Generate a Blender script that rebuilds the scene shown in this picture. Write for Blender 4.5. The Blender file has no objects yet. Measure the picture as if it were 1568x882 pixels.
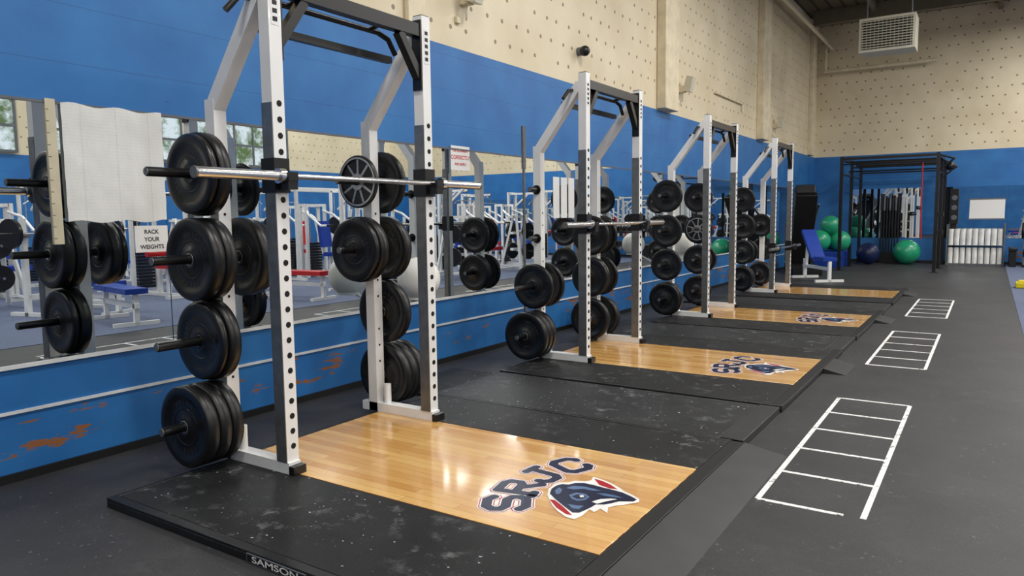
import bpy, bmesh, math, random
from mathutils import Matrix, Vector, Euler
random.seed(7)
scene=bpy.context.scene
# ------------------------------------------------------------------ materials
def srgb(r,g,b):
    f=lambda c:(c/255/12.92) if c/255<=.04045 else ((c/255+.055)/1.055)**2.4
    return (f(r),f(g),f(b),1)
class NT:
    def __init__(s,name):
        s.mat=bpy.data.materials.new(name); s.mat.use_nodes=True
        s.t=s.mat.node_tree; s.n=s.t.nodes; s.b=s.n['Principled BSDF']
        s.tc=s.n.new('ShaderNodeTexCoord')
    def link(s,a,b): s.t.links.new(a,b)
    def sep(s):
        x=s.n.new('ShaderNodeSeparateXYZ'); s.link(s.tc.outputs['Object'],x.inputs[0]); return x.outputs
    def m(s,op,a,b=None,c=None):
        x=s.n.new('ShaderNodeMath'); x.operation=op
        for i,v in enumerate((a,b,c)):
            if v is None: continue
            if isinstance(v,(int,float)): x.inputs[i].default_value=v
            else: s.link(v,x.inputs[i])
        return x.outputs[0]
    def noise(s,scale,detail=3,rough=.5,vec=None,dist=0):
        x=s.n.new('ShaderNodeTexNoise'); x.inputs['Scale'].default_value=scale; x.inputs['Detail'].default_value=detail
        x.inputs['Roughness'].default_value=rough; x.inputs['Distortion'].default_value=dist
        s.link(vec if vec else s.tc.outputs['Object'],x.inputs['Vector']); return x.outputs['Fac']
    def map(s,scale=(1,1,1),loc=(0,0,0),rot=(0,0,0)):
        x=s.n.new('ShaderNodeMapping'); s.link(s.tc.outputs['Object'],x.inputs[0])
        x.inputs['Scale'].default_value=scale; x.inputs['Location'].default_value=loc; x.inputs['Rotation'].default_value=rot
        return x.outputs[0]
    def ramp(s,f,lo,hi):
        x=s.n.new('ShaderNodeMapRange'); x.inputs[1].default_value=lo; x.inputs[2].default_value=hi; s.link(f,x.inputs[0]); return x.outputs[0]
    def mix(s,f,a,b):
        x=s.n.new('ShaderNodeMix'); x.data_type='RGBA'
        if isinstance(f,(int,float)): x.inputs[0].default_value=f
        else: s.link(f,x.inputs[0])
        for i,v in ((6,a),(7,b)):
            if isinstance(v,tuple): x.inputs[i].default_value=v
            else: s.link(v,x.inputs[i])
        return x.outputs[2]
    def color(s,c):
        if isinstance(c,tuple): s.b.inputs['Base Color'].default_value=c
        else: s.link(c,s.b.inputs['Base Color'])
    def set(s,**k):
        for a,v in k.items():
            a={'rough':'Roughness','metal':'Metallic','coat':'Coat Weight','spec':'Specular IOR Level','croug':'Coat Roughness'}[a]
            if isinstance(v,(int,float)): s.b.inputs[a].default_value=v
            else: s.link(v,s.b.inputs[a])
    def bump(s,h,strength=.3,dist=.005):
        x=s.n.new('ShaderNodeBump'); x.inputs['Strength'].default_value=strength; x.inputs['Distance'].default_value=dist
        s.link(h,x.inputs['Height']); s.link(x.outputs[0],s.b.inputs['Normal'])
def simple(name,col,rough=.5,metal=0,var=.12,scale=6,coat=0,spec=.5):
    n=NT(name); f=n.noise(scale,4)
    d=tuple(c*(1-var) for c in col[:3])+(1,); l=tuple(min(1,c*(1+var)) for c in col[:3])+(1,)
    n.color(n.mix(n.ramp(f,.3,.7),d,l)); n.set(rough=rough,metal=metal,coat=coat,spec=spec); return n.mat
def wall_mat(name,axis,side_windows=False):
    n=NT(name); xyz=n.sep(); h=xyz[axis]; z=xyz[2]
    su,sv=.25,.225
    row=n.m('FLOOR',n.m('DIVIDE',z,sv))
    hh=n.m('ADD',n.m('DIVIDE',h,su),n.m('MULTIPLY',n.m('MODULO',row,2),.5))
    u=n.m('SUBTRACT',n.m('FRACT',hh),.5); v=n.m('SUBTRACT',n.m('FRACT',n.m('DIVIDE',z,sv)),.5)
    cu=n.m('FLOOR',hh)
    comb=n.n.new('ShaderNodeCombineXYZ'); n.link(cu,comb.inputs[0]); n.link(row,comb.inputs[1])
    wn=n.n.new('ShaderNodeTexWhiteNoise'); wn.noise_dimensions='3D'; n.link(comb.outputs[0],wn.inputs['Vector'])
    jit=n.m('MULTIPLY',n.m('SUBTRACT',wn.outputs['Value'],.5),.35)
    d=n.m('SQRT',n.m('ADD',n.m('POWER',n.m('MULTIPLY',n.m('ADD',u,jit),su),2),n.m('POWER',n.m('MULTIPLY',v,sv),2)))
    dot=n.m('MULTIPLY',n.m('LESS_THAN',d,.022),n.m('GREATER_THAN',wn.outputs['Value'],.2))
    cream=n.mix(n.ramp(n.noise(1.3,4),.3,.7),srgb(217,202,170),srgb(232,220,191))
    cream=n.mix(n.m('MULTIPLY',dot,.8),cream,srgb(112,90,64))
    blue=n.mix(n.ramp(n.noise(2.2,5),.3,.7),srgb(30,100,168),srgb(44,118,184))
    sc=n.noise(3,6,.6,n.map((1,1,14)))
    blue=n.mix(n.m('MULTIPLY',n.m('GREATER_THAN',sc,.70),.5),blue,srgb(22,60,108))
    board=n.m('LESS_THAN',n.m('FRACT',n.m('DIVIDE',n.m('ADD',z,.02),.31)),.018)
    blue=n.mix(n.m('MULTIPLY',board,.35),blue,srgb(16,56,106))
    wn2=n.noise(5.5,8,.65,n.map((1,.55,2.4) if axis==1 else (.55,1,2.4)))
    big=n.noise(.9,2,.5)
    worn=n.m('MULTIPLY',n.m('GREATER_THAN',n.m('ADD',wn2,n.m('MULTIPLY',big,.35)),.775),n.m('LESS_THAN',z,.30))
    worn=n.m('MULTIPLY',worn,n.m('GREATER_THAN',z,.08))
    blue=n.mix(worn,blue,srgb(146,94,56))
    col=n.mix(n.m('GREATER_THAN',z,2.8575),blue,cream)
    n.color(col); n.set(rough=.5)
    n.bump(n.m('SUBTRACT',n.m('MULTIPLY',n.noise(40,3),.2),n.m('MULTIPLY',dot,n.m('GREATER_THAN',z,2.86))),.25,.01)
    return n.mat
M={}
M['wl']=wall_mat('painted_wall_y',1); M['wb']=wall_mat('painted_wall_x',0)
M['cream']=simple('cream_paint',srgb(225,212,182),.55)
M['white_line']=simple('white_trim_paint',srgb(222,225,226),.45)
def rubber(name,c1,c2,chalk,rough=.55,spec=.35):
    n=NT(name); f=n.noise(2.0,5,.6); s=n.noise(190,2,.5)
    c=n.mix(n.ramp(f,.3,.7),c1,c2)
    c=n.mix(n.m('MULTIPLY',n.m('GREATER_THAN',s,.66),.25),c,srgb(120,122,126))
    a=n.noise(9,8,.72); b=n.noise(1.7,2)
    ch=n.m('MULTIPLY',n.ramp(a,.54,.72),n.ramp(b,.40,.65))
    c=n.mix(n.m('MULTIPLY',ch,chalk),c,srgb(170,172,174))
    sp=n.m('MULTIPLY',n.m('GREATER_THAN',n.noise(38,3,.5),.70),n.m('GREATER_THAN',n.noise(3.1,3),.47))
    c=n.mix(n.m('MULTIPLY',sp,min(1,chalk*1.8)),c,srgb(215,216,216))
    n.color(c); n.set(rough=rough,spec=spec); n.bump(n.noise(260,2),.25,.002); return n.mat
M['floor']=rubber('rubber_floor',srgb(48,48,50),srgb(62,62,64),.08,.5,.3)
M['mat']=rubber('rubber_mat',srgb(24,25,26),srgb(35,36,37),.45,.55,.3)
M['mat2']=rubber('rubber_mat_worn',srgb(34,35,37),srgb(50,51,53),.5,.5,.3)
M['frame']=simple('black_frame_paint',srgb(21,22,23),.45)
M['ramp']=simple('rubber_ramp',srgb(46,47,49),.45,var=.2)
M['carpet']=simple('blue_grey_carpet',srgb(94,104,130),.9,var=.18,scale=60)
n=NT('maple_planks'); br=n.n.new('ShaderNodeTexBrick'); n.link(n.tc.outputs['Object'],br.inputs['Vector'])
br.inputs['Scale'].default_value=1; br.inputs['Brick Width'].default_value=.75; br.inputs['Row Height'].default_value=.057
br.inputs['Mortar Size'].default_value=.0009; br.offset=.37; br.inputs['Bias'].default_value=0
br.inputs['Color1'].default_value=srgb(240,197,124); br.inputs['Color2'].default_value=srgb(204,148,78); br.inputs['Mortar'].default_value=srgb(140,92,44)
g=n.noise(9,6,.65,n.map((.9,14,1)),1.2)
n.color(n.mix(n.m('MULTIPLY',n.ramp(g,.35,.75),.4),br.outputs['Color'],srgb(178,118,60)))
n.set(rough=.2,coat=.5,croug=.08); n.bump(n.noise(7,2),.06,.004); M['wood']=n.mat
M['white']=simple('white_powder_coat',srgb(240,240,238),.35,var=.04,coat=.2)
M['steel']=simple('brushed_steel',srgb(135,135,133),.38,.75,var=.15,scale=18)
M['chrome']=simple('chrome',srgb(225,225,225),.2,1,var=.05)
M['hole']=simple('dark_hole',srgb(8,8,9),.8)
M['black']=simple('black_powder_coat',srgb(18,18,20),.35,var=.2)
M['iron']=simple('cast_iron_black',srgb(21,21,23),.32,var=.35,scale=16)
M['bumper']=simple('bumper_rubber',srgb(19,19,20),.38,var=.3,scale=12)
M['silver']=simple('polished_rim',srgb(190,190,188),.25,.8,var=.1)
M['red']=simple('red_vinyl',srgb(190,34,40),.35)
M['bluev']=simple('blue_vinyl',srgb(26,62,158),.35)
M['navy']=simple('navy_vinyl',srgb(26,40,84),.35)
M['green']=simple('green_ball_vinyl',srgb(36,160,118),.3,coat=.3)
M['ballw']=simple('ivory_ball_vinyl',srgb(250,249,238),.4)
M['foam']=simple('white_foam',srgb(238,238,235),.6)
M['yellow']=simple('yellow_plastic',srgb(225,205,30),.4)
M['grey']=simple('grey_plastic',srgb(96,100,106),.45)
M['emb']=simple('embossed_lettering',srgb(52,53,55),.4)
M['board']=simple('cream_board',srgb(205,196,170),.6)
M['tape']=(lambda n:(n.color(n.mix(n.ramp(n.noise(30,5,.7),.57,.64),srgb(234,235,233),srgb(80,82,85))),n.set(rough=.6),n.mat)[-1])(NT('white_floor_tape'))
n=NT('mirror_glass'); n.color((.69,.73,.74,1)); n.set(rough=n.m('MULTIPLY',n.noise(2,2),.012),metal=1); M['mirror']=n.mat
M['lnavy']=simple('logo_navy',srgb(14,20,54),.35,spec=.3); M['lwhite']=simple('logo_white',srgb(242,240,235),.3)
M['lred']=simple('logo_red',srgb(170,28,36),.35,spec=.3); M['lblue']=simple('logo_blue',srgb(84,112,150),.3)
M['ink']=simple('black_ink',srgb(30,30,30),.6); M['inkred']=simple('red_ink',srgb(200,36,44),.6)
n=NT('paper_sheet'); z=n.sep()[2]; yy=n.sep()[1]
ln=n.m('MULTIPLY',n.m('LESS_THAN',n.m('FRACT',n.m('MULTIPLY',z,55)),.35),n.m('GREATER_THAN',n.noise(60,2,.5,n.map((1,1,.2))),.5))
fold=n.m('LESS_THAN',n.m('ABSOLUTE',n.m('SUBTRACT',n.m('FRACT',n.m('DIVIDE',n.m('ADD',yy,.42),.19)),.5)),.02)
n.color(n.mix(n.m('MULTIPLY',ln,.07),n.mix(n.m('MULTIPLY',fold,.18),srgb(228,229,226),srgb(170,170,168)),srgb(120,124,128))); n.set(rough=.8)
n.bump(n.noise(6,4),.4,.015); M['paper']=n.mat
n=NT('sign_paper'); n.color(srgb(235,235,233)); n.set(rough=.7); M['sign']=n.mat
n=NT('ceiling_deck'); xyz=n.sep()
rib=n.m('LESS_THAN',n.m('FRACT',n.m('DIVIDE',xyz[0],.30)),.25)
n.color(n.mix(rib,srgb(96,84,66),srgb(52,46,38))); n.set(rough=.8); M['ceil']=n.mat
M['beam']=simple('painted_beam',srgb(104,96,80),.6)
n=NT('window_daylight'); em=n.n.new('ShaderNodeEmission'); f=n.noise(2.2,6,.7)
c=n.mix(n.ramp(f,.42,.58),srgb(100,120,80),srgb(225,235,240)); n.link(c,em.inputs[0]); em.inputs[1].default_value=1.25
n.link(em.outputs[0],n.n['Material Output'].inputs[0]); M['day']=n.mat
n=NT('louvre_metal'); n.color(srgb(212,208,190)); n.set(rough=.45,metal=.2); M['louv']=n.mat
# ------------------------------------------------------------------ mesh builder
class MB:
    def __init__(s): s.bm=bmesh.new(); s.mats=[]
    def mi(s,k):
        if k not in s.mats: s.mats.append(k)
        return s.mats.index(k)
    def faces(s,vs,fs,k,T=None):
        i=s.mi(k); bv=[s.bm.verts.new(T@Vector(v) if T else v) for v in vs]
        for f in fs:
            try: fc=s.bm.faces.new([bv[j] for j in f]); fc.material_index=i
            except ValueError: pass
    def box(s,c,d,k,rot=(0,0,0)):
        T=Matrix.Translation(c)@Euler(rot).to_matrix().to_4x4()
        x,y,z=[a/2 for a in d]
        s.faces([(-x,-y,-z),(x,-y,-z),(x,y,-z),(-x,y,-z),(-x,-y,z),(x,-y,z),(x,y,z),(-x,y,z)],
          [(0,3,2,1),(4,5,6,7),(0,1,5,4),(1,2,6,5),(2,3,7,6),(3,0,4,7)],k,T)
    def b2(s,a,b,k): s.box([(a[i]+b[i])/2 for i in range(3)],[abs(b[i]-a[i]) for i in range(3)],k)
    def beam(s,p,q,w,h,k,upv=(0,0,1)):
        p=Vector(p);q=Vector(q);d=(q-p);L=d.length;d.normalize();u=Vector(upv)
        r=u.cross(d)
        if r.length<1e-4: r=Vector((1,0,0))
        r.normalize();u=d.cross(r)
        R=Matrix((r,d,u)).transposed().to_4x4(); T=Matrix.Translation((p+q)/2)@R
        x,y,z=w/2,L/2,h/2
        s.faces([(-x,-y,-z),(x,-y,-z),(x,y,-z),(-x,y,-z),(-x,-y,z),(x,-y,z),(x,y,z),(-x,y,z)],
          [(0,3,2,1),(4,5,6,7),(0,1,5,4),(1,2,6,5),(2,3,7,6),(3,0,4,7)],k,T)
    def cyl(s,p,q,r,k,seg=16,r2=None):
        p=Vector(p);q=Vector(q);L=(q-p).length
        R=(q-p).to_track_quat('Z','Y').to_matrix().to_4x4(); T=Matrix.Translation(p)@R
        r2=r if r2 is None else r2
        vs=[(r*math.cos(2*math.pi*i/seg),r*math.sin(2*math.pi*i/seg),0) for i in range(seg)]+[(r2*math.cos(2*math.pi*i/seg),r2*math.sin(2*math.pi*i/seg),L) for i in range(seg)]
        fs=[(i,(i+1)%seg,seg+(i+1)%seg,seg+i) for i in range(seg)]+[tuple(range(seg-1,-1,-1)),tuple(range(seg,2*seg))]
        s.faces(vs,fs,k,T)
    def lathe(s,prof,c,k,seg=48,axis='Y',closed=True):
        vs=[];n=len(prof)
        for i in range(seg):
            a=2*math.pi*i/seg
            for r,h in prof:
                if axis=='Y': vs.append((c[0]+r*math.cos(a),c[1]+h,c[2]+r*math.sin(a)))
                elif axis=='Z': vs.append((c[0]+r*math.cos(a),c[1]+r*math.sin(a),c[2]+h))
                else: vs.append((c[0]+h,c[1]+r*math.cos(a),c[2]+r*math.sin(a)))
        fs=[]
        for i in range(seg):
            j=(i+1)%seg
            for a in range(n if closed else n-1):
                b=(a+1)%n; fs.append((i*n+a,i*n+b,j*n+b,j*n+a))
        s.faces(vs,fs,k)
    def ball(s,c,r,k,seg=32,sc=(1,1,1)):
        i=s.mi(k); g=bmesh.ops.create_uvsphere(s.bm,u_segments=seg,v_segments=seg//2,radius=r,matrix=Matrix.Translation(c)@Matrix.Diagonal((*sc,1)))
        for v in g['verts']:
            for f in v.link_faces: f.material_index=i
    def tube(s,pts,r,k,seg=12):
        for a,b in zip(pts,pts[1:]): s.cyl(a,b,r,k,seg)
        for a in pts[1:-1]: s.ball(a,r,k,12)
    def poly(s,pts,z,k):
        s.faces([(x,y,z) for x,y in pts],[tuple(range(len(pts)))],k)
    def stroke(s,pts,w,z,k):
        for i,(a,b) in enumerate(zip(pts,pts[1:])):
            d=Vector((b[0]-a[0],b[1]-a[1])); d.normalize(); nx,ny=-d.y*w,d.x*w
            s.poly([(a[0]-nx,a[1]-ny),(b[0]-nx,b[1]-ny),(b[0]+nx,b[1]+ny),(a[0]+nx,a[1]+ny)],z+i*2e-6,k)
        for i,a in enumerate(pts): s.poly([(a[0]+w*1.08*math.cos(math.pi*(q+.5)/4),a[1]+w*1.08*math.sin(math.pi*(q+.5)/4)) for q in range(8)],z+3e-5+i*2e-6,k)
    def text(s,txt,size,off,T,k):
        cu=bpy.data.curves.new('t','FONT'); cu.body=txt; cu.size=size; cu.offset=off; cu.align_x='CENTER'; cu.align_y='CENTER'
        ob=bpy.data.objects.new('t',cu); scene.collection.objects.link(ob)
        dg=bpy.context.evaluated_depsgraph_get(); dg.update(); me=bpy.data.meshes.new_from_object(ob.evaluated_get(dg))
        me.transform(T); n0=len(s.bm.faces); s.bm.from_mesh(me); s.bm.faces.ensure_lookup_table(); i=s.mi(k)
        for f in s.bm.faces[n0:]: f.material_index=i
        bpy.data.objects.remove(ob); bpy.data.curves.remove(cu); bpy.data.meshes.remove(me)
    def mesh(s,name,recalc=True):
        if recalc: bmesh.ops.recalc_face_normals(s.bm,faces=s.bm.faces)
        for f in s.bm.faces: f.smooth=True
        for e in s.bm.edges:
            if len(e.link_faces)==2:
                if e.calc_face_angle(0)>math.radians(32): e.smooth=False
            else: e.smooth=False
        me=bpy.data.meshes.new(name); s.bm.to_mesh(me); s.bm.free()
        for k in s.mats: me.materials.append(M[k])
        return me
    def obj(s,name,loc=(0,0,0),rz=0,bevel=0,recalc=True): return place(s.mesh(name,recalc),name,loc,rz,bevel)
def place(me,name,loc=(0,0,0),rz=0,bevel=0,parent=None,scale=None):
    o=bpy.data.objects.new(name,me); scene.collection.objects.link(o); o.location=loc; o.rotation_euler=(0,0,rz)
    if scale: o.scale=scale
    if bevel:
        m=o.modifiers.new('bevel','BEVEL'); m.width=bevel; m.segments=2; m.limit_method='ANGLE'; m.angle_limit=math.radians(50)
    if parent: o.parent=parent
    return o
FZ=-.045; XR=14.5; YF=-9; YB=19.66; ZC=6.43
# ------------------------------------------------------------------ room
b=MB(); b.b2((-.3,YF,-.3),(XR,YB,FZ),'floor'); b.obj('floor')
b=MB(); b.b2((4.56,-8.9,FZ),(XR-.02,YB-.02,FZ+.006),'carpet'); b.obj('carpet')
b=MB(); b.b2((-.25,YF,FZ),(0,YB+.25,ZC+.1),'wl'); b.obj('wall_left')
b=MB(); b.b2((0,YB,FZ),(XR,YB+.25,ZC+.1),'wb'); b.obj('wall_back')
b=MB(); b.b2((0,YF-.25,FZ),(XR,YF,ZC+.1),'wb'); b.obj('wall_front')
b=MB(); b.b2((XR,YF-.25,FZ),(XR+.25,YB+.25,ZC+.1),'wl'); b.obj('wall_right')
b=MB(); b.b2((-.25,YF-.25,ZC),(XR+.25,YB+.25,ZC+.2),'ceil'); b.obj('ceiling')
b=MB()
for y in [-6,-2,2,6,10,14,18]: b.b2((0.2,y-.1,ZC-.35),(XR-.01,y+.1,ZC-.0),'beam')
for x in [1.6,4.2,6.8,9.4,12]: b.b2((x-.05,YF+.02,ZC-.2),(x+.05,YB-.02,ZC-.02),'beam')
b.obj('ceiling_beams',bevel=.01)
for i,(y0,y1) in enumerate([(-5,-1.5),(1.5,5.5),(6,9.6),(10.0,13.2)]):
    b=MB(); b.b2((XR-.03,y0,2.95),(XR-.005,y1,4.7),'day')
    k=int((y1-y0)/.6)
    for j in range(k+1):
        yy_=y0+(y1-y0)*j/k; b.b2((XR-.07,yy_-.025,2.9),(XR-.03,yy_+.025,4.75),'grey')
    for zz in (2.92,3.5,4.1,4.72): b.b2((XR-.08,y0,zz-.03),(XR-.03,y1,zz+.03),'grey')
    b.obj('window_%d'%(i+1))
for i,(a,c,t) in enumerate([(-3.0,-2.5,.1),(2.38,2.62,.05),(7.95,8.5,.14),(13.45,14.0,.14),(18.6,19.0,.1)]):
    b=MB(); b.b2((.001,a,2.87),(t,c,ZC-.002),'cream'); b.obj('pilaster' ,bevel=.01)
b=MB(); b.b2((0,YF+.02,FZ),(.02,YB,0),'frame'); b.obj('baseboard_left')
b=MB(); b.b2((0.02,YB-.02,FZ),(XR,YB,.03),'frame'); b.obj('baseboard_back')
b=MB(); b.b2((0,YF+.02,.309),(.012,YB-.02,.325),'white_line'); b.obj('trim_1')
b=MB(); b.b2((0,YF+.02,.545),(.02,YB-.02,.565),'white_line'); b.obj('trim_2')
b=MB(); b.b2((0,YF+.02,1.925),(.014,YB-.02,1.94),'grey'); b.obj('trim_3')
b=MB()
ys=[YF+.05]+[.15+2.4*k for k in range(-3,9)]
ys.append(19.6)
for a,c in zip(ys,ys[1:]):
    b.b2((0.001,a+.003,.566),(.008,c-.003,1.924),'mirror')
b.obj('wall_mirror')
b=MB()
xs=[.95+1.8*k for k in range(8)]
for a,c in zip(xs,xs[1:]): b.b2((a+.003,YB-.008,.62),(c-.003,YB-.001,1.94),'mirror')
b.obj('wall_mirror')
# ------------------------------------------------------------------ power rack
XF,XRr,W,H=1.2175,.7532,1.1426,2.5266
S=.075
Z=[.235,.67,1.10,1.54]
LO={0:[(0,-1,3,'BI',.03),(0,-1,2,'BB',.02),(0,-1,1,'BI',.02),(0,-1,0,'BBB',.03),(0,1,2,'BI',.06),
       (1,-1,3,'C',.06),(1,-1,2,'BI',.03),(1,1,3,'I',.05),(1,1,2,'B',.05),(1,1,1,'B',.03),(1,1,0,'BBB',.02)],
    1:[(0,-1,1,'I',.05),(0,1,1,'I',.04),(0,-1,0,'BBB',.02),(1,-1,2,'I',.05),(1,1,2,'I',.03),(1,-1,1,'II',.03),(1,1,1,'I',.05),(1,-1,0,'B',.05),(1,1,0,'BI',.03),(0,-1,2,'',.02),(0,-1,3,'',.02)],
    2:[(0,-1,3,'I',.1),(0,-1,2,'I',.1),(0,-1,1,'I',.1),(0,-1,0,'BI',.08),(1,-1,3,'I',.05),(1,-1,2,'IC',.03),(1,-1,1,'I',.05),(1,1,1,'I',.05),(1,-1,0,'I',.05)],
    3:[(0,-1,3,'I',.08),(0,-1,2,'I',.05),(0,-1,0,'BI',.05),(0,-1,1,'I',.05),(0,1,1,'I',.05),(1,-1,2,'I',.05),(1,-1,0,'BI',.03),(1,1,1,'I',.05)]}
def rack_mesh(stacks,hook):
    b=MB(); h=S/2
    for y in (0,W):
        b.b2((XF-h,y-h,.001),(XF+h,y+h,H),'white')
        b.b2((XF-h-.001,y-h-.005,.06),(XF+h+.001,y-h,1.87),'steel')
        b.box((XF,y,H+.003),(S*.9,S*.9,.006),'black')
        z=.14
        while z<1.87:
            b.cyl((XF+h-.001,y+.005,z),(XF+h+.0015,y+.005,z),.0155,'hole',14); z+=.0785
        b.b2((XF+h,y-.024,2.24),(XF+h+.0015,y+.024,2.45),'sign')
        for q in range(5): b.b2((XF+h+.0015,y-.014,2.258+q*.039),(XF+h+.0025,y+.014,2.28+q*.039),'ink')
        b.b2((XRr-h,y-h,.001),(XRr+h,y+h,1.93),'white')
        for zz in (.34,.45,.56,.78,.89,1.0,1.22,1.33): b.cyl((XRr+h-.001,y,zz),(XRr+h+.0015,y,zz),.008,'hole',10)
        b.beam((XRr,y,1.885),(XF-h+.005,y,2.44),S*.97,S,'white')
        b.b2((XRr-.10,y-h,.001),(XF-h,y+h,.06),'white'); b.b2((XF+h,y-h,.001),(XF+h+.012,y+h,.06),'white')
        b.b2((XF+h+.012,y-h-.003,.001),(XF+h+.05,y+h+.003,.045),'black')
        b.cyl((XRr+.10,y,.05),(XRr+.10,y,.19),.024,'white',16)
        s_=1 if y==0 else -1
        b.beam((XF,y+s_*h,2.16),(XF,y+s_*.21,2.40),.05,.05,'black')
        b.b2((XF-.035,y+s_*h,2.08),(XF+.035,y+s_*(h+.012),2.50),'black')
        if hook:
            q=hook
            b.b2((XF-h-.012,y-h-.012,q-.07),(XF+h+.012,y+h+.006,q+.10),'black')
            b.b2((XF+h,y-.03,q-.055),(XF+h+.085,y+.03,q-.015),'black'); b.b2((XF+h+.07,y-.03,q-.015),(XF+h+.09,y+.03,q+.03),'black')
    for u,d,lv,kinds,gap in stacks:
        y=u*W; zz=Z[lv]
        L={-1:.36,1:.25}[d] if kinds else .12
        if u==1: L=min(L,.26)
        b.cyl((XRr,y+d*h,zz),(XRr,y+d*(h+L),zz),.024,'black',20)
        b.cyl((XRr,y+d*h,zz),(XRr,y+d*(h+.012),zz),.042,'black',20)
        b.cyl((XRr,y+d*(h+L),zz),(XRr,y+d*(h+L+.006),zz),.02,'steel',20)
    b.b2((XF-.03,h,2.40),(XF+.03,W-h,2.475),'black')
    b.b2((XF-.25,h,2.27),(XF-.21,W-h,2.31),'black')
    x=XF-.10
    b.tube([(x-.02,-.16,2.30),(x,-.10,2.375),(x,.03,2.395),(x,W-.28,2.395),(x,W-.19,2.37),(x,W-.13,2.29)],.016,'black')
    for yy_ in (.2,W-.35): b.cyl((x,yy_,2.395),(XF,yy_,2.42),.014,'black',10)
    return b.mesh('power_rack')
RY=[0,3.3065,6.6123,9.999]
HK=[1.50,1.215,None,.72]
for i,y in enumerate(RY): place(rack_mesh(LO[i],HK[i]),'power_rack',(0,y,0),bevel=.004)
b=MB(); b.cyl((.47,3.5,FZ),(.47,3.5,2.15),.0135,'steel',14); b.cyl((.47,3.5,1.75),(.47,3.5,2.15),.022,'steel',16); b.obj('upright_barbell')
# ------------------------------------------------------------------ plates
def plate_mesh(R,h,mat,name,hub='steel'):
    b=MB()
    b.lathe([(.027,-h),(.052,-h),(.06,-h+.3*h),(R*.72,-h+.35*h),(R*.78,-h),(R*.95,-h),(R,-h+.006),(R,h-.006),(R*.95,h),(R*.78,h),(R*.72,h-.35*h),(.06,h-.3*h),(.052,h),(.027,h)],(0,0,0),mat)
    b.lathe([(.0265,-h-.001),(.036,-h-.001),(.036,h+.001),(.0265,h+.001)],(0,0,0),hub,24)
    b.lathe([(R*.44,-h*.72),(R*.47,-h*.72),(R*.47,-h*.6),(R*.44,-h*.6)],(0,0,0),mat,48)
    for t,a0 in (('WEIGHT',0),('BARBELL',math.pi)):
        for i,ch in enumerate(t):
            a=a0-(i-len(t)/2)*.24
            T=Matrix.Rotation(math.pi/2,4,'X')@Matrix.Rotation(a,4,'Z')@Matrix.Translation((0,R*.6,h*.73))
            b.text(ch,R*.17,.0006,T,'emb')
    return b.mesh(name,recalc=False)
PB=plate_mesh(.215,.034,'bumper','bumper_plate'); PI=plate_mesh(.205,.019,'iron','weight_plate','iron')
b=MB(); R=.17
b.lathe([(R*.84,-.014),(R*.97,-.014),(R,-.008),(R,.008),(R*.97,.014),(R*.84,.014)],(0,0,0),'iron')
b.lathe([(R*.86,-.0155),(R*.93,-.0155),(R*.93,-.013),(R*.86,-.013)],(0,0,0),'silver')
b.lathe([(.027,-.014),(.055,-.014),(.055,.014),(.027,.014)],(0,0,0),'silver',24)
b.lathe([(.05,-.004),(R*.86,-.004),(R*.86,.004),(.05,.004)],(0,0,0),'iron')
for i in range(9):
    a=math.pi*2*i/9; b.beam((.05*math.cos(a),0,.05*math.sin(a)),(R*.87*math.cos(a),0,R*.87*math.sin(a)),.016,.011,'silver',(0,1,0))
PC=b.mesh('spoked_weight_plate')
KI={'B':(PB,.068,'bumper_plate'),'I':(PI,.038,'weight_plate'),'C':(PC,.028,'spoked_weight_plate')}
for ri,L in LO.items():
    for up_,d,lv,kinds,gap in L:
        y=RY[ri]+up_*W+d*(S/2+gap)
        for k in kinds:
            me,t,nm=KI[k]
            o=place(me,nm,(XRr,y+d*t/2,Z[lv]-.003)); o.rotation_euler=(0,random.random()*6,0); y+=d*(t+.004)
# ------------------------------------------------------------------ barbells
b=MB()
b.cyl((0,-.02,0),(0,1.25,0),.0145,'chrome',20)
for a,c in ((-.5,-.02),(1.23,1.60)):
    b.cyl((0,a,0),(0,c,0),.0245,'chrome',24)
for a in (-.06,1.19): b.cyl((0,a,0),(0,a+.035,0),.037,'chrome',24)
b.cyl((0,-.51,0),(0,-.5,0),.0265,'steel',24); b.cyl((0,1.60,0),(0,1.61,0),.0265,'steel',24)
BM=b.mesh('barbell')
place(BM,'barbell',(XF+.085,0,1.510)); place(BM,'barbell',(XF+.085,RY[1],1.225)); place(BM,'barbell',(XF+.085,RY[3],.730))
# ------------------------------------------------------------------ platforms
def platform_mesh(full_ramp):
    b=MB(); x0,x1=.77,3.08; y0,y1=-.70,1.70
    b.b2((x0,y0,FZ),(x1,y1,-.012),'frame')
    b.b2((x0+.03,y0+.05,-.012),(3.0,-.005,0),'mat'); b.b2((x0+.03,1.125,-.012),(3.0,y1-.03,0),'mat')
    b.b2((x0+.03,0,-.012),(3.0,1.12,.0005),'wood')
    b.b2((x0,y0,-.012),(x1,y0+.045,.002),'frame'); b.b2((3.004,y0+.045,-.012),(x1,y1,.001),'frame'); b.b2((x0,y1-.025,-.012),(x1,y1,.001),'frame'); b.b2((x0,y0,-.012),(x0+.025,y1,.001),'frame')
    def wedge(a,c,w): b.faces([(x1,a,FZ),(x1+w,a,FZ),(x1,a,-.003),(x1,c,FZ),(x1+w,c,FZ),(x1,c,-.003)],[(0,1,2),(3,5,4),(1,4,5,2),(0,3,4,1),(0,2,5,3)],'ramp')
    if full_ramp: wedge(y0,y1,.235)
    else: wedge(.75,1.25,.18)
    return b.mesh('lifting_platform')
P1=platform_mesh(True);P2=platform_mesh(False)
for i,y in enumerate(RY): place(P1 if i==0 else P2,'lifting_platform',(0,y,0),bevel=.003)
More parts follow.
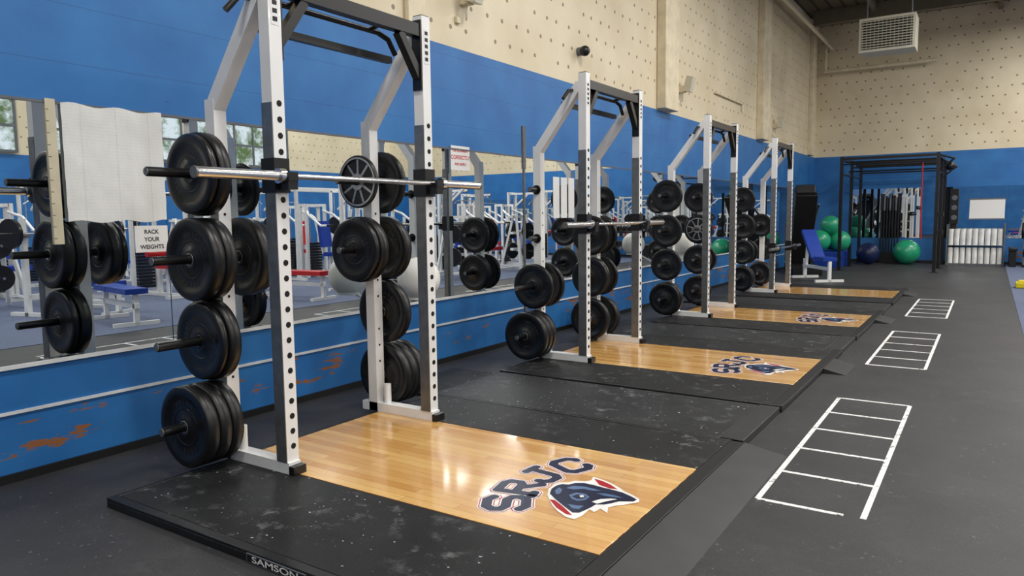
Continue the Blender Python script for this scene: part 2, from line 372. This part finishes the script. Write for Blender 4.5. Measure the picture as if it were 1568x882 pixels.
for i in range(3):
    b=MB(); b.b2((.78,1.72,FZ),(2.93,2.585,-.004),'mat2'); b.b2((2.935,1.72,FZ),(3.07,2.585,.0),'ramp'); b.b2((.3,1.72,FZ),(.775,2.585,-.02),'mat')
    b.obj('floor_mat',(0,RY[i],0),bevel=.004)
b=MB(); b.b2((1.81,-.706,-.042),(2.15,-.7005,-.006),'grey'); b.b2((1.815,-.7066,-.039),(2.145,-.706,-.009),'frame')
b.text('SAMSON',.036,.0006,Matrix.Translation((1.98,-.7074,-.024))@Matrix.Diagonal((1.9,1,1,1))@Euler((math.pi/2,0,0)).to_matrix().to_4x4(),'lwhite')
b.obj('platform_label')
# ------------------------------------------------------------------ logo
def logo_mesh():
    b=MB()
    G={'S':[[(.062,.055),(.035,.08),(-.035,.08),(-.062,.055),(-.062,.022),(-.035,.002),(.035,-.002),(.062,-.022),(.062,-.055),(.035,-.08),(-.035,-.08),(-.062,-.055)]],
       'R':[[(-.055,-.08),(-.055,.08),(.035,.08),(.06,.06),(.06,.018),(.035,0),(-.055,0)],[(0,0),(.062,-.08)],[(-.075,-.08),(-.035,-.08)]],
       'J':[[(-.062,-.035),(-.062,-.055),(-.035,-.08),(.015,-.08),(.035,-.055),(.035,.08)],[(-.005,.08),(.07,.08)]],
       'C':[[(.062,.04),(.062,.055),(.035,.08),(-.035,.08),(-.062,.055),(-.062,-.055),(-.035,-.08),(.035,-.08),(.062,-.055),(.062,-.04)]]}
    LT=[('S',2.415,.235,30),('R',2.365,.425,12),('J',2.365,.625,-6),('C',2.425,.83,-24)]
    for w,k,z in ((.048,'lwhite',.0010),(.042,'lred',.0014),(.036,'lwhite',.0018),(.028,'lnavy',.0024)):
        for ch,cx,cy_,a in LT:
            t=math.radians(90+a); c_,s_=math.cos(t),math.sin(t)
            for st in G[ch]: b.stroke([(cx+c_*u*1.12-s_*v*1.12,cy_+s_*u*1.12+c_*v*1.12) for u,v in st],w*.85,z,k)
    # mascot head drawn in artwork units, mapped to metres on the platform
    def P(px,py): return (2.50+.00258*(px-850)+.00387*(py-745), .53+.001484*(px-850)-.006774*(py-745))
    def pl(pts,z,k): b.poly([P(*p) for p in pts],z,k)
    pl([(838,760),(840,750),(848,743),(860,739),(872,739),(884,736),(900,737),(910,735),(914,729),(924,732),(934,736),(944,741),(953,747),(960,753),(972,759),(980,765),(978,770),(965,772),(955,774),(944,775),(930,778),(927,786),(918,780),(908,785),(902,781),(890,790),(878,795),(866,792),(854,784),(846,776),(842,768)],.0030,'lwhite')
    pl([(915,732),(928,736),(940,742),(950,750),(938,749),(922,743)],.0034,'lred')
    pl([(842,767),(850,768),(862,777),(876,790),(866,788),(852,779)],.0034,'lred')
    pl([(842,758),(845,750),(852,745),(862,742),(872,743),(884,740),(898,740),(912,743),(926,747),(942,751),(956,755),(968,761),(976,766),(970,769),(960,769),(948,769),(936,772),(925,774),(912,774),(905,778),(896,782),(886,786),(876,786),(868,780),(860,774),(850,766)],.0036,'lnavy')
    for pts in ([(868,749),(880,745),(896,746),(910,749),(924,753),(910,753),(896,750),(880,751)],[(915,757),(928,757),(944,760),(956,764),(944,763),(928,761)],[(872,760),(884,756),(898,758),(904,763),(896,768),(884,769),(876,766)],[(850,753),(857,748),(862,752),(858,758),(852,759)],[(870,774),(884,776),(894,776),(886,781),(876,780)]): pl(pts,.0040,'lblue')
    pl([(876,762),(886,759),(896,761),(899,763),(892,766),(884,766)],.0043,'lnavy')
    pl([(888,761),(894,760),(896,763),(890,764)],.0046,'lwhite')
    pl([(906,770),(920,766),(936,765),(946,766),(930,769),(914,773)],.0040,'lwhite')
    return b.mesh('floor_logo',recalc=False)
LM=logo_mesh()
for i in range(3): place(LM,'floor_logo',(0,RY[i],0))
# ------------------------------------------------------------------ floor ladders (tape)
XA,XB=3.338,3.793
def ladder(y0,y1,n,skip=False):
    b=MB(); w=.026; zt=FZ+.0015
    b.b2((XA-w/2,y0,FZ),(XA+w/2,y1,zt),'tape'); b.b2((XB-w/2,y0,FZ),(XB+w/2,y1,zt),'tape')
    for i in range(n+1):
        yy_=y0+(y1-y0)*i/n
        b.b2((XA,yy_-w/2,FZ),(XB-(.08 if i==0 and skip else 0),yy_+w/2,zt+.0003),'tape')
    b.obj('agility_ladder_marking')
ladder(.995,3.23,5,True); ladder(4.63,6.79,5); ladder(8.21,10.43,5)
# ------------------------------------------------------------------ signs on mirror
TW=Euler((math.pi/2,0,math.pi/2)).to_matrix().to_4x4()
b=MB(); 
nx,nz=16,12; vs=[];fs=[]
for i in range(nx+1):
    for j in range(nz+1):
        y=-.425+.57*i/nx; z=1.30+.635*j/nz+.008*math.sin(i*.9); vs.append((.024+.004*math.sin(i*1.9)+.003*math.sin(j*2.1+i),y,z))
for i in range(nx):
    for j in range(nz): a=i*(nz+1)+j; fs.append((a,a+nz+1,a+nz+2,a+1))
b.faces(vs,fs,'paper'); b.obj('paper_sheet',recalc=False)
b=MB(); b.b2((.0085,-.50,1.18),(.02,-.45,1.95),'board')
for i in range(12): b.b2((.02,-.50,1.21+i*.062),(.0205,-.485,1.213+i*.062),'ink')
b.obj('height_measuring_board')
b=MB(); b.b2((.0085,-.055,1.115),(.011,.15,1.272),'sign')
for i,t in enumerate(('RACK','YOUR','WEIGHTS')): b.text(t,.034,.0008,Matrix.Translation((.0118,.0475,1.235-i*.045))@TW,'ink')
b.obj('rack_your_weights_sign')
b=MB(); b.b2((.0085,2.97,1.74),(.011,3.26,1.965),'sign')
for i,t in enumerate(('USE EQUIPMENT','CORRECTLY','AND SAFELY')): b.text(t,(.032,.052,.032)[i],.0012,Matrix.Translation((.0118,3.115,1.92-i*.062))@TW,'inkred')
b.obj('safety_sign')
b=MB()
for y in (4.86,5.04,5.22): b.b2((.0085,y,1.28),(.011,y+.14,1.75),'sign'); 
b.obj('exercise_chart')
b=MB(); b.cyl((0,5.49,3.25),(.05,5.49,3.25),.05,'grey',20); b.ball((.09,5.49,3.25),.062,'black',24); b.obj('security_camera')
for (y,z) in ((3.2,3.28),(8.9,3.24),(14.9,3.25)):
    b=MB(); b.b2((0,y-.05,z-.02),(.10,y+.05,z+.08),'cream'); b.box((.16,y,z+.1),(.12,.13,.24),'louv',(0,.25,0)); b.beam((.05,y,z+.02),(.05,y,z-.16),.02,.02,'louv'); b.b2((0,y-.12,z-.2),(.03,y-.06,z-.14),'cream')
    b.obj('wall_speaker',bevel=.006)
b=MB(); b.tube([(.25,4,5.95),(.25,19.4,5.95),(.25,19.4,5.15),(2.9,19.4,5.15)],.045,'cream'); b.tube([(.4,4,5.75),(.4,19.5,5.75)],.03,'cream')
b.obj('gas_pipe')
b=MB(); b.tube([(.03,10.6,3.45),(.03,12.3,3.45),(.03,12.3,3.3)],.018,'cream'); b.obj('conduit_pipe')
b=MB(); x0,x1,z0,z1=1.84,2.84,4.49,5.15; y=14
b.b2((x0,y,z0),(x1,y+.6,z1),'louv')
b.b2((x0+.05,y-.004,z0+.05),(x1-.05,y-.001,z1-.05),'hole')
for i in range(11):
    z=z0+.075+i*.051; b.box(((x0+x1)/2,y-.03,z),(x1-x0-.08,.05,.012),'louv',(.5,0,0))
for i in range(13):
    xx=x0+.07+i*.071; b.b2((xx-.004,y-.03,z0+.05),(xx+.004,y-.02,z1-.05),'louv')
for xx in (x0+.1,x1-.1): b.cyl((xx,y+.3,z1),(xx,y+.3,ZC-.02),.015,'grey',10)
b.obj('unit_heater',bevel=.005)
# ------------------------------------------------------------------ ball on wall bracket between racks
for (x,y,z) in ((.40,2.02,.815),(.40,8.0,.86)):
    b=MB(); b.ball((x,y,z),.172,'ballw',48); b.lathe([(.09,-.01),(.105,-.01),(.105,.01),(.09,.01)],(x,y,z-.15),'white',32,'Z')
    b.beam((.02,y,z-.30),(x-.09,y,z-.155),.03,.02,'white'); b.b2((.012,y-.05,z-.36),(.024,y+.05,z-.26),'white')
    b.obj('medicine_ball_on_bracket')
b=MB(); 
for zz in (.0,.09,.18,.27):
    for a,c in (((.15,0),(.5,.02)),((.15,.33),(.5,.35)),((.15,0),(.17,.35)),((.48,0),(.5,.35))): b.b2((a[0],a[1],zz),(c[0],c[1],zz+.03),'black')
for xx in (.15,.24,.33,.42,.48):
    for yy_ in (0,.33): b.b2((xx,yy_,0),(xx+.02,yy_+.02,.3),'black')
for yy_ in (.09,.18,.26):
    for xx in (.15,.48): b.b2((xx,yy_,0),(xx+.02,yy_+.02,.3),'black')
b.b2((.15,0,-.0),(.5,.35,.01),'black'); b.obj('plastic_crate',(0,5.15,FZ+.001))
# ------------------------------------------------------------------ rig
b=MB(); xs=(1.25,3.2); yss=(16.2,17.7,19.25); T=2.6
for x in xs:
    for y in yss: b.b2((x-.035,y-.035,FZ),(x+.035,y+.035,T),'black'); b.b2((x-.09,y-.09,FZ),(x+.09,y+.09,FZ+.012),'black')
    for z in (T-.05,): b.b2((x-.03,16.2,z-.03),(x+.03,19.25,z+.03),'black')
    b.cyl((x,16.2,2.2),(x,19.25,2.2),.02,'black',12)
for y in yss: b.b2((1.25,y-.03,T-.08),(3.2,y+.03,T-.02),'black')
for y,z in ((16.2,2.42),(16.7,2.5),(17.2,2.3),(17.7,2.42),(18.4,2.5),(19.25,2.35)): b.cyl((1.25,y,z),(3.2,y,z),.017,'black',12)
b.tube([(3.2,16.2,2.55),(3.5,16.2,2.45),(3.2,16.2,2.2)],.02,'black'); b.ball((3.42,16.4,2.3),.1,'black')
b.tube([(3.2,17.7,2.55),(3.5,17.7,2.35),(3.2,17.7,2.1)],.02,'black')
for x,z in ((3.28,1.2),(3.28,.8)): b.b2((3.24,16.14,z),(3.34,16.26,z+.1),'black')
b.obj('pull_up_rig')
b=MB(); b.tube([(2.9,16.25,2.4),(2.9,16.25,1.2),(2.92,16.25,.7)],.014,'red'); b.obj('resistance_band')
def ball(x,y,z,r,k): b=MB(); b.ball((x,y,z),r,k,48); b.lathe([(r*.25,-.002),(r*.3,0),(r*.25,.002)],(x,y,z+r*.96),k,24,'Z'); b.obj('exercise_ball')
b=MB(); b.b2((.55,16.95,FZ),(1.15,18.4,.34),'bluev'); b.b2((.54,16.94,.16),(1.155,18.41,.18),'navy'); b.obj('plyo_box',bevel=.02)
ball(.62,17.2,.61,.27,'green'); ball(1.05,17.5,.60,.26,'green'); ball(.80,17.95,.62,.27,'green'); ball(.84,17.40,1.00,.24,'green')
ball(2.42,19.0,FZ+.32,.32,'green'); ball(1.55,18.7,FZ+.28,.28,'navy')
b=MB(); b.b2((1.7,19.35,FZ),(2.2,19.55,.25),'black')
for i in range(7): b.cyl((1.75+i*.068,19.45,.2),(1.75+i*.068,19.47,1.8-.05*(i%3)),.022,'black',12); b.cyl((1.75+i*.068,19.45,1.35),(1.75+i*.068,19.47,1.8-.05*(i%3)),.03,'grey' if i%2 else 'black',12)
b.obj('barbell_holder')
b=MB(); b.b2((3.32,19.1,FZ),(4.5,19.5,.0),'grey'); b.b2((3.32,19.1,.44),(4.5,19.5,.46),'grey'); b.b2((3.29,19.1,FZ),(3.32,19.5,.98),'grey'); b.b2((4.5,19.1,FZ),(4.53,19.5,.98),'grey')
for r in range(2):
    for i in range(9):
        xx=3.385+i*.131
        b.cyl((xx,19.2,.0+r*.46),(xx,19.2,.40+r*.46),.058,'foam',20); b.cyl((xx,19.38,.0+r*.46),(xx,19.38,.40+r*.46),.058,'foam',20); b.cyl((xx,19.2,.40+r*.46),(xx,19.2,.402+r*.46),.02,'grey',12)
b.obj('foam_roller_rack')
b=MB(); b.b2((3.33,19.42,.99),(3.51,19.62,1.88),'black'); 
for z in (1.15,1.4,1.65): b.cyl((3.42,19.415,z),(3.42,19.425,z),.065,'grey',20)
b.b2((3.36,19.51,FZ),(3.48,19.6,.99),'black'); b.obj('tower_speaker',bevel=.01)
b=MB(); b.b2((3.75,19.63,1.12),(4.5,19.648,1.6),'sign'); b.b2((3.72,19.62,1.09),(4.53,19.635,1.12),'grey'); b.b2((3.72,19.62,1.6),(4.53,19.635,1.63),'grey'); b.obj('whiteboard')
def dumbbell(b,x,y,z):
    b.cyl((x,y-.05,z),(x,y+.05,z),.015,'chrome',10)
    for d in (-1,1): b.cyl((x,y+d*.05,z),(x,y+d*.14,z),.06,'iron',12)
def dbrack():
    b=MB()
    for z,yo in ((.35,.0),(.8,.12)):
        b.box((0,yo,z),(1.8,.35,.03),'black',(.25,0,0))
        for i in range(9): dumbbell(b,-.78+i*.195,yo,z+.09)
    for x in (-.88,.88): b.beam((x,-.1,FZ),(x,.3,1.0),.06,.06,'black'); b.b2((x-.03,-.3,FZ),(x+.03,.4,FZ+.05),'black')
    return b.mesh('dumbbell_rack')
DBM=dbrack(); place(DBM,'dumbbell_rack',(5.8,18.9,.008))
b=MB(); b.b2((4.6,18.6,.35),(4.78,19.4,.42),'black'); b.b2((4.62,18.65,FZ+.006),(4.76,18.72,.35),'black'); b.b2((4.62,19.3,FZ+.006),(4.76,19.37,.35),'black'); b.obj('narrow_bench',bevel=.01)
b=MB(); b.b2((4.62,12.9,FZ+.006),(4.95,13.2,.06),'yellow'); b.b2((4.66,12.94,.06),(4.91,13.16,.09),'yellow'); b.obj('aerobic_step',bevel=.02)
# ------------------------------------------------------------------ equipment models
def bench_mesh(pad,incline=False):
    b=MB(); f='white'
    b.b2((-.03,-.55,.18),(.03,.6,.24),f)
    for y in (-.55,.55): b.b2((-.28,y-.03,FZ),(.28,y+.03,FZ+.05),f); b.b2((-.03,y-.03,FZ),(.03,y+.03,.36),f)
    b.box((0,-.35,.40),(.28,.45,.07),pad)
    if incline:
        b.box((0,.2,.66),(.28,.75,.07),pad,(.85,0,0)); b.beam((0,.5,.2),(0,.42,.85),.05,.05,f)
    else: b.box((0,.25,.40),(.28,.72,.07),pad)
    return b
def press_bench(pad):
    b=bench_mesh(pad)
    for x in (-.5,.5):
        b.b2((x-.035,.55,FZ),(x+.035,.62,1.35),'white'); b.b2((x-.035,.2,FZ),(x+.035,.9,FZ+.05),'white'); b.b2((x-.03,.47,1.08),(x+.03,.56,1.12),'steel')
    b.b2((-.5,.55,.2),(.5,.62,.26),'white'); b.cyl((-.93,.5,1.14),(.93,.5,1.14),.014,'chrome'); 
    for d in (-1,1):
        b.cyl((d*.72,.5,1.14),(d*.77,.5,1.14),.21,'iron',28)
    return b
def lat_mesh(pad):
    b=MB()
    for x in (-.22,.22): b.b2((x-.03,-.03,FZ),(x+.03,.03,2.05),'white')
    b.b2((-.3,-.05,FZ),(.3,.05,.03),'white'); b.b2((-.03,-1.2,FZ),(.03,0,FZ+.06),'white'); b.b2((-.35,-1.25,FZ),(.35,-1.17,FZ+.06),'white')
    b.b2((-.25,-.03,2.0),(.25,.03,2.08),'white'); b.b2((-.03,-1.0,2.0),(.03,0,2.06),'white'); b.beam((0,-.03,1.55),(0,-.6,2.0),.05,.05,'white')
    for i in range(12): b.b2((-.15,-.06,.08+i*.06),(.15,.06,.13+i*.06),'iron')
    for x in (-.1,.1): b.cyl((x,0,0),(x,0,2.0),.01,'chrome',8)
    b.b2((-.03,-.75,FZ),(.03,-.69,.46),'white'); b.box((0,-.8,.5),(.34,.36,.08),pad); b.cyl((-.25,-.5,.72),(.25,-.5,.72),.06,pad); b.b2((-.025,-.5,FZ),(.025,-.45,.7),'white')
    b.cyl((0,-.95,1.75),(0,-.95,2.0),.005,'black',6); b.tube([(-.55,-.95,1.65),(-.4,-.95,1.75),(.4,-.95,1.75),(.55,-.95,1.65)],.013,'chrome')
    b.lathe([(.04,-.012),(.07,-.012),(.07,.012),(.04,.012)],(0,-.95,2.03),'grey',20,'X')
    return b
def machine_mesh(pad):
    b=MB()
    b.b2((-.3,.35,FZ),(.3,.42,.1),'white'); b.b2((-.3,.35,1.58),(.3,.42,1.65),'white')
    for x in (-.3,.24): b.b2((x,.15,FZ),(x+.06,.21,1.65),'white'); b.b2((x,.36,FZ),(x+.06,.42,1.65),'white'); b.b2((x,.15,1.59),(x+.06,.42,1.65),'white')
    for i in range(11): b.b2((-.17,.2,.05+i*.065),(.17,.33,.105+i*.065),'iron')
    for x in (-.1,.1): b.cyl((x,.27,0),(x,.27,1.6),.01,'chrome',8)
    b.b2((-.03,-.9,FZ),(.03,.35,.03),'white'); b.b2((-.35,-.95,FZ),(.35,-.88,.03),'white')
    b.box((0,-.45,.5),(.4,.4,.09),pad); b.box((0,-.1,.95),(.30,.09,.6),pad,(-.15,0,0)); b.b2((-.03,-.3,.0),(.03,-.24,.46),'white'); b.beam((0,-.05,.5),(0,.2,1.3),.05,.05,'white')
    for x in (-.38,.38):
        b.tube([(x*.6,.2,1.5),(x,.0,1.4),(x,-.4,1.15),(x,-.6,1.15)],.025,'white'); b.cyl((x,-.6,1.15),(x,-.75,1.15),.022,'black')
    return b
def cross_mesh():
    b=MB()
    for d in (-1,1):
        for yy_ in (-.2,.2): b.b2((d*1.2-.03,yy_-.03,FZ),(d*1.2+.03,yy_+.03,2.2),'white')
        b.b2((d*1.2-.03,-.45,FZ),(d*1.2+.03,.45,FZ+.06),'white')
        for i in range(12): b.b2((d*1.2-.06,-.14,.05+i*.06),(d*1.2+.06,.14,.1+i*.06),'iron')
        b.beam((d*1.2,-.4,0),(d*1.2,-.1,1.6),.05,.05,'white')
    b.b2((-1.25,-.04,2.14),(1.25,.04,2.22),'white')
    for yy_ in (-.2,.2): b.b2((-1.25,yy_-.02,2.1),(1.25,yy_+.02,2.16),'white')
    return b
def aframe_mesh():
    b=MB()
    for y in (-.35,.35):
        b.beam((-.35,y,FZ+.02),(-.04,y*.5,1.35),.05,.05,'white'); b.beam((.35,y,FZ+.02),(.04,y*.5,1.35),.05,.05,'white')
        b.beam((-.33,y,.1),(.33,y,.1),.04,.04,'white')
    for z in (.5,.9,1.3): b.b2((-.05,-.3,z-.03),(.05,.3,z+.03),'white')
    for z in (.45,.95):
        for s_ in (-1,1):
            b.cyl((0,0,z),(s_*.42,0,z),.022,'chrome',12); b.cyl((s_*.24,0,z),(s_*.30,0,z),.2,'iron',28)
    return b
EQ={}
for c in ('red','bluev'):
    EQ['bench_'+c]=(press_bench(c).mesh('bench_press_station'),'bench_press_station'); EQ['lat_'+c]=(lat_mesh(c).mesh('lat_pulldown_machine'),'lat_pulldown_machine'); EQ['mach_'+c]=(machine_mesh(c).mesh('chest_press_machine'),'chest_press_machine'); EQ['flat_'+c]=(bench_mesh(c).mesh('flat_bench'),'flat_bench')
EQ['cross']=(cross_mesh().mesh('cable_crossover_machine'),'cable_crossover_machine')
EQ['tree']=(aframe_mesh().mesh('plate_tree'),'plate_tree')
def eq(k,x,y,r): me,nm=EQ[k]; place(me,nm,(x,y,.007),math.radians(r))
eq('bench_bluev',6.9,3.1,255); eq('flat_bluev',5.5,2.8,100); eq('flat_red',5.6,5.9,85); eq('bench_red',7.2,6.3,270)
eq('tree',5.7,4.5,20); eq('tree',5.45,10.1,70); eq('flat_bluev',5.5,7.25,95); eq('lat_red',6.9,8.4,270); eq('mach_bluev',7.0,9.75,270); eq('lat_bluev',6.6,11.2,270)
eq('mach_red',6.9,-1.5,270); eq('lat_bluev',6.9,.6,270); eq('mach_red',6.9,12.9,270); eq('mach_bluev',6.9,14.6,270); eq('lat_red',6.9,16.2,270); eq('tree',5.6,12.9,10)
cy=['mach_red','lat_bluev','bench_bluev','tree','mach_bluev','lat_red','cross','mach_bluev','bench_red','flat_red','lat_bluev','tree']
wid={'mach':1.1,'lat':1.3,'bench':2.0,'tree':1.1,'cross':2.9,'flat':.9}
i=0
for x,st in ((8.75,0),(10.6,4),(12.5,8)):
    y=-2.6; k=st
    while y<18:
        kk=cy[k%12]; w_=wid[kk.split('_')[0]]; y+=w_/2
        if y+w_/2<18.6: eq(kk,x,y,270 if kk!='tree' else 0) if kk!='cross' else eq(kk,x,y,90)
        y+=w_/2+.08; k+=1
b=bench_mesh('bluev',True); b.obj('incline_bench',(1.3,13.3,0),math.radians(35))
b=MB(); b.b2((-.3,-.7,FZ),(.3,.7,.15),'black'); b.beam((0,-.5,.15),(0,.25,1.75),.45,.3,'black'); b.box((0,.1,1.75),(.4,.25,.3),'black',(.4,0,0)); b.box((0,-.03,1.8),(.3,.02,.2),'grey',(-.2,0,0))
for x in (-.3,.3): b.tube([(x,-.5,.2),(x,-.55,1.0),(x,-.1,1.4),(x,.1,1.5)],.025,'grey')
for s_ in (-1,1): b.box((s_*.15,-.7,.3),(.22,.4,.05),'grey',(.2,0,0))
b.obj('stair_climber',(.7,14.9,0),math.radians(200),bevel=.01)
# ------------------------------------------------------------------ lights
def lamp(x,y,e):
    l=bpy.data.lights.new('ceiling_lamp','AREA'); l.shape='RECTANGLE'; l.size=1.3; l.size_y=.7; l.energy=e; l.color=(1,.972,.93)
    o=bpy.data.objects.new('ceiling_lamp',l); scene.collection.objects.link(o); o.location=(x,y,ZC-.56)
    b=MB(); b.b2((x-.68,y-.38,ZC-.55),(x+.68,y+.38,ZC-.45),'white')
    for s_ in (-.5,.5): b.cyl((x+s_,y,ZC-.45),(x+s_,y,ZC),.01,'grey',8)
    b.obj('light_fixture')
for x in (3.4,8.2,12.4):
    for y in (-5,-.5,4,8.5,13,17.2):
        if x<4 and y>12: continue
        lamp(x,y,138 if x<4 else 120)
lamp(6.1,12.6,140); lamp(6.1,16.5,140)  # extra pair added out of view to brighten the back wall
w=bpy.data.worlds.new('world'); scene.world=w; w.use_nodes=True; w.node_tree.nodes['Background'].inputs[0].default_value=(.5,.6,.7,1); w.node_tree.nodes['Background'].inputs[1].default_value=.5
# ------------------------------------------------------------------ camera
cam=bpy.data.cameras.new('camera'); co=bpy.data.objects.new('camera',cam); scene.collection.objects.link(co); scene.camera=co
cam.sensor_width=36; cam.lens=36*1115.7/1568; cam.clip_start=.05
yaw,pt,r=.58,-.097,-.0121
fw=Vector((-math.sin(yaw)*math.cos(pt),math.cos(yaw)*math.cos(pt),math.sin(pt))); rt=Vector((math.cos(yaw),math.sin(yaw),0)); up=rt.cross(fw)
r2=rt*math.cos(r)+up*math.sin(r); u2=-rt*math.sin(r)+up*math.cos(r)
co.matrix_world=Matrix.Translation((4.2052,-2.4293,1.2968))@Matrix((r2,u2,-fw)).transposed().to_4x4()
scene.view_settings.view_transform='Standard'; scene.view_settings.look='None'
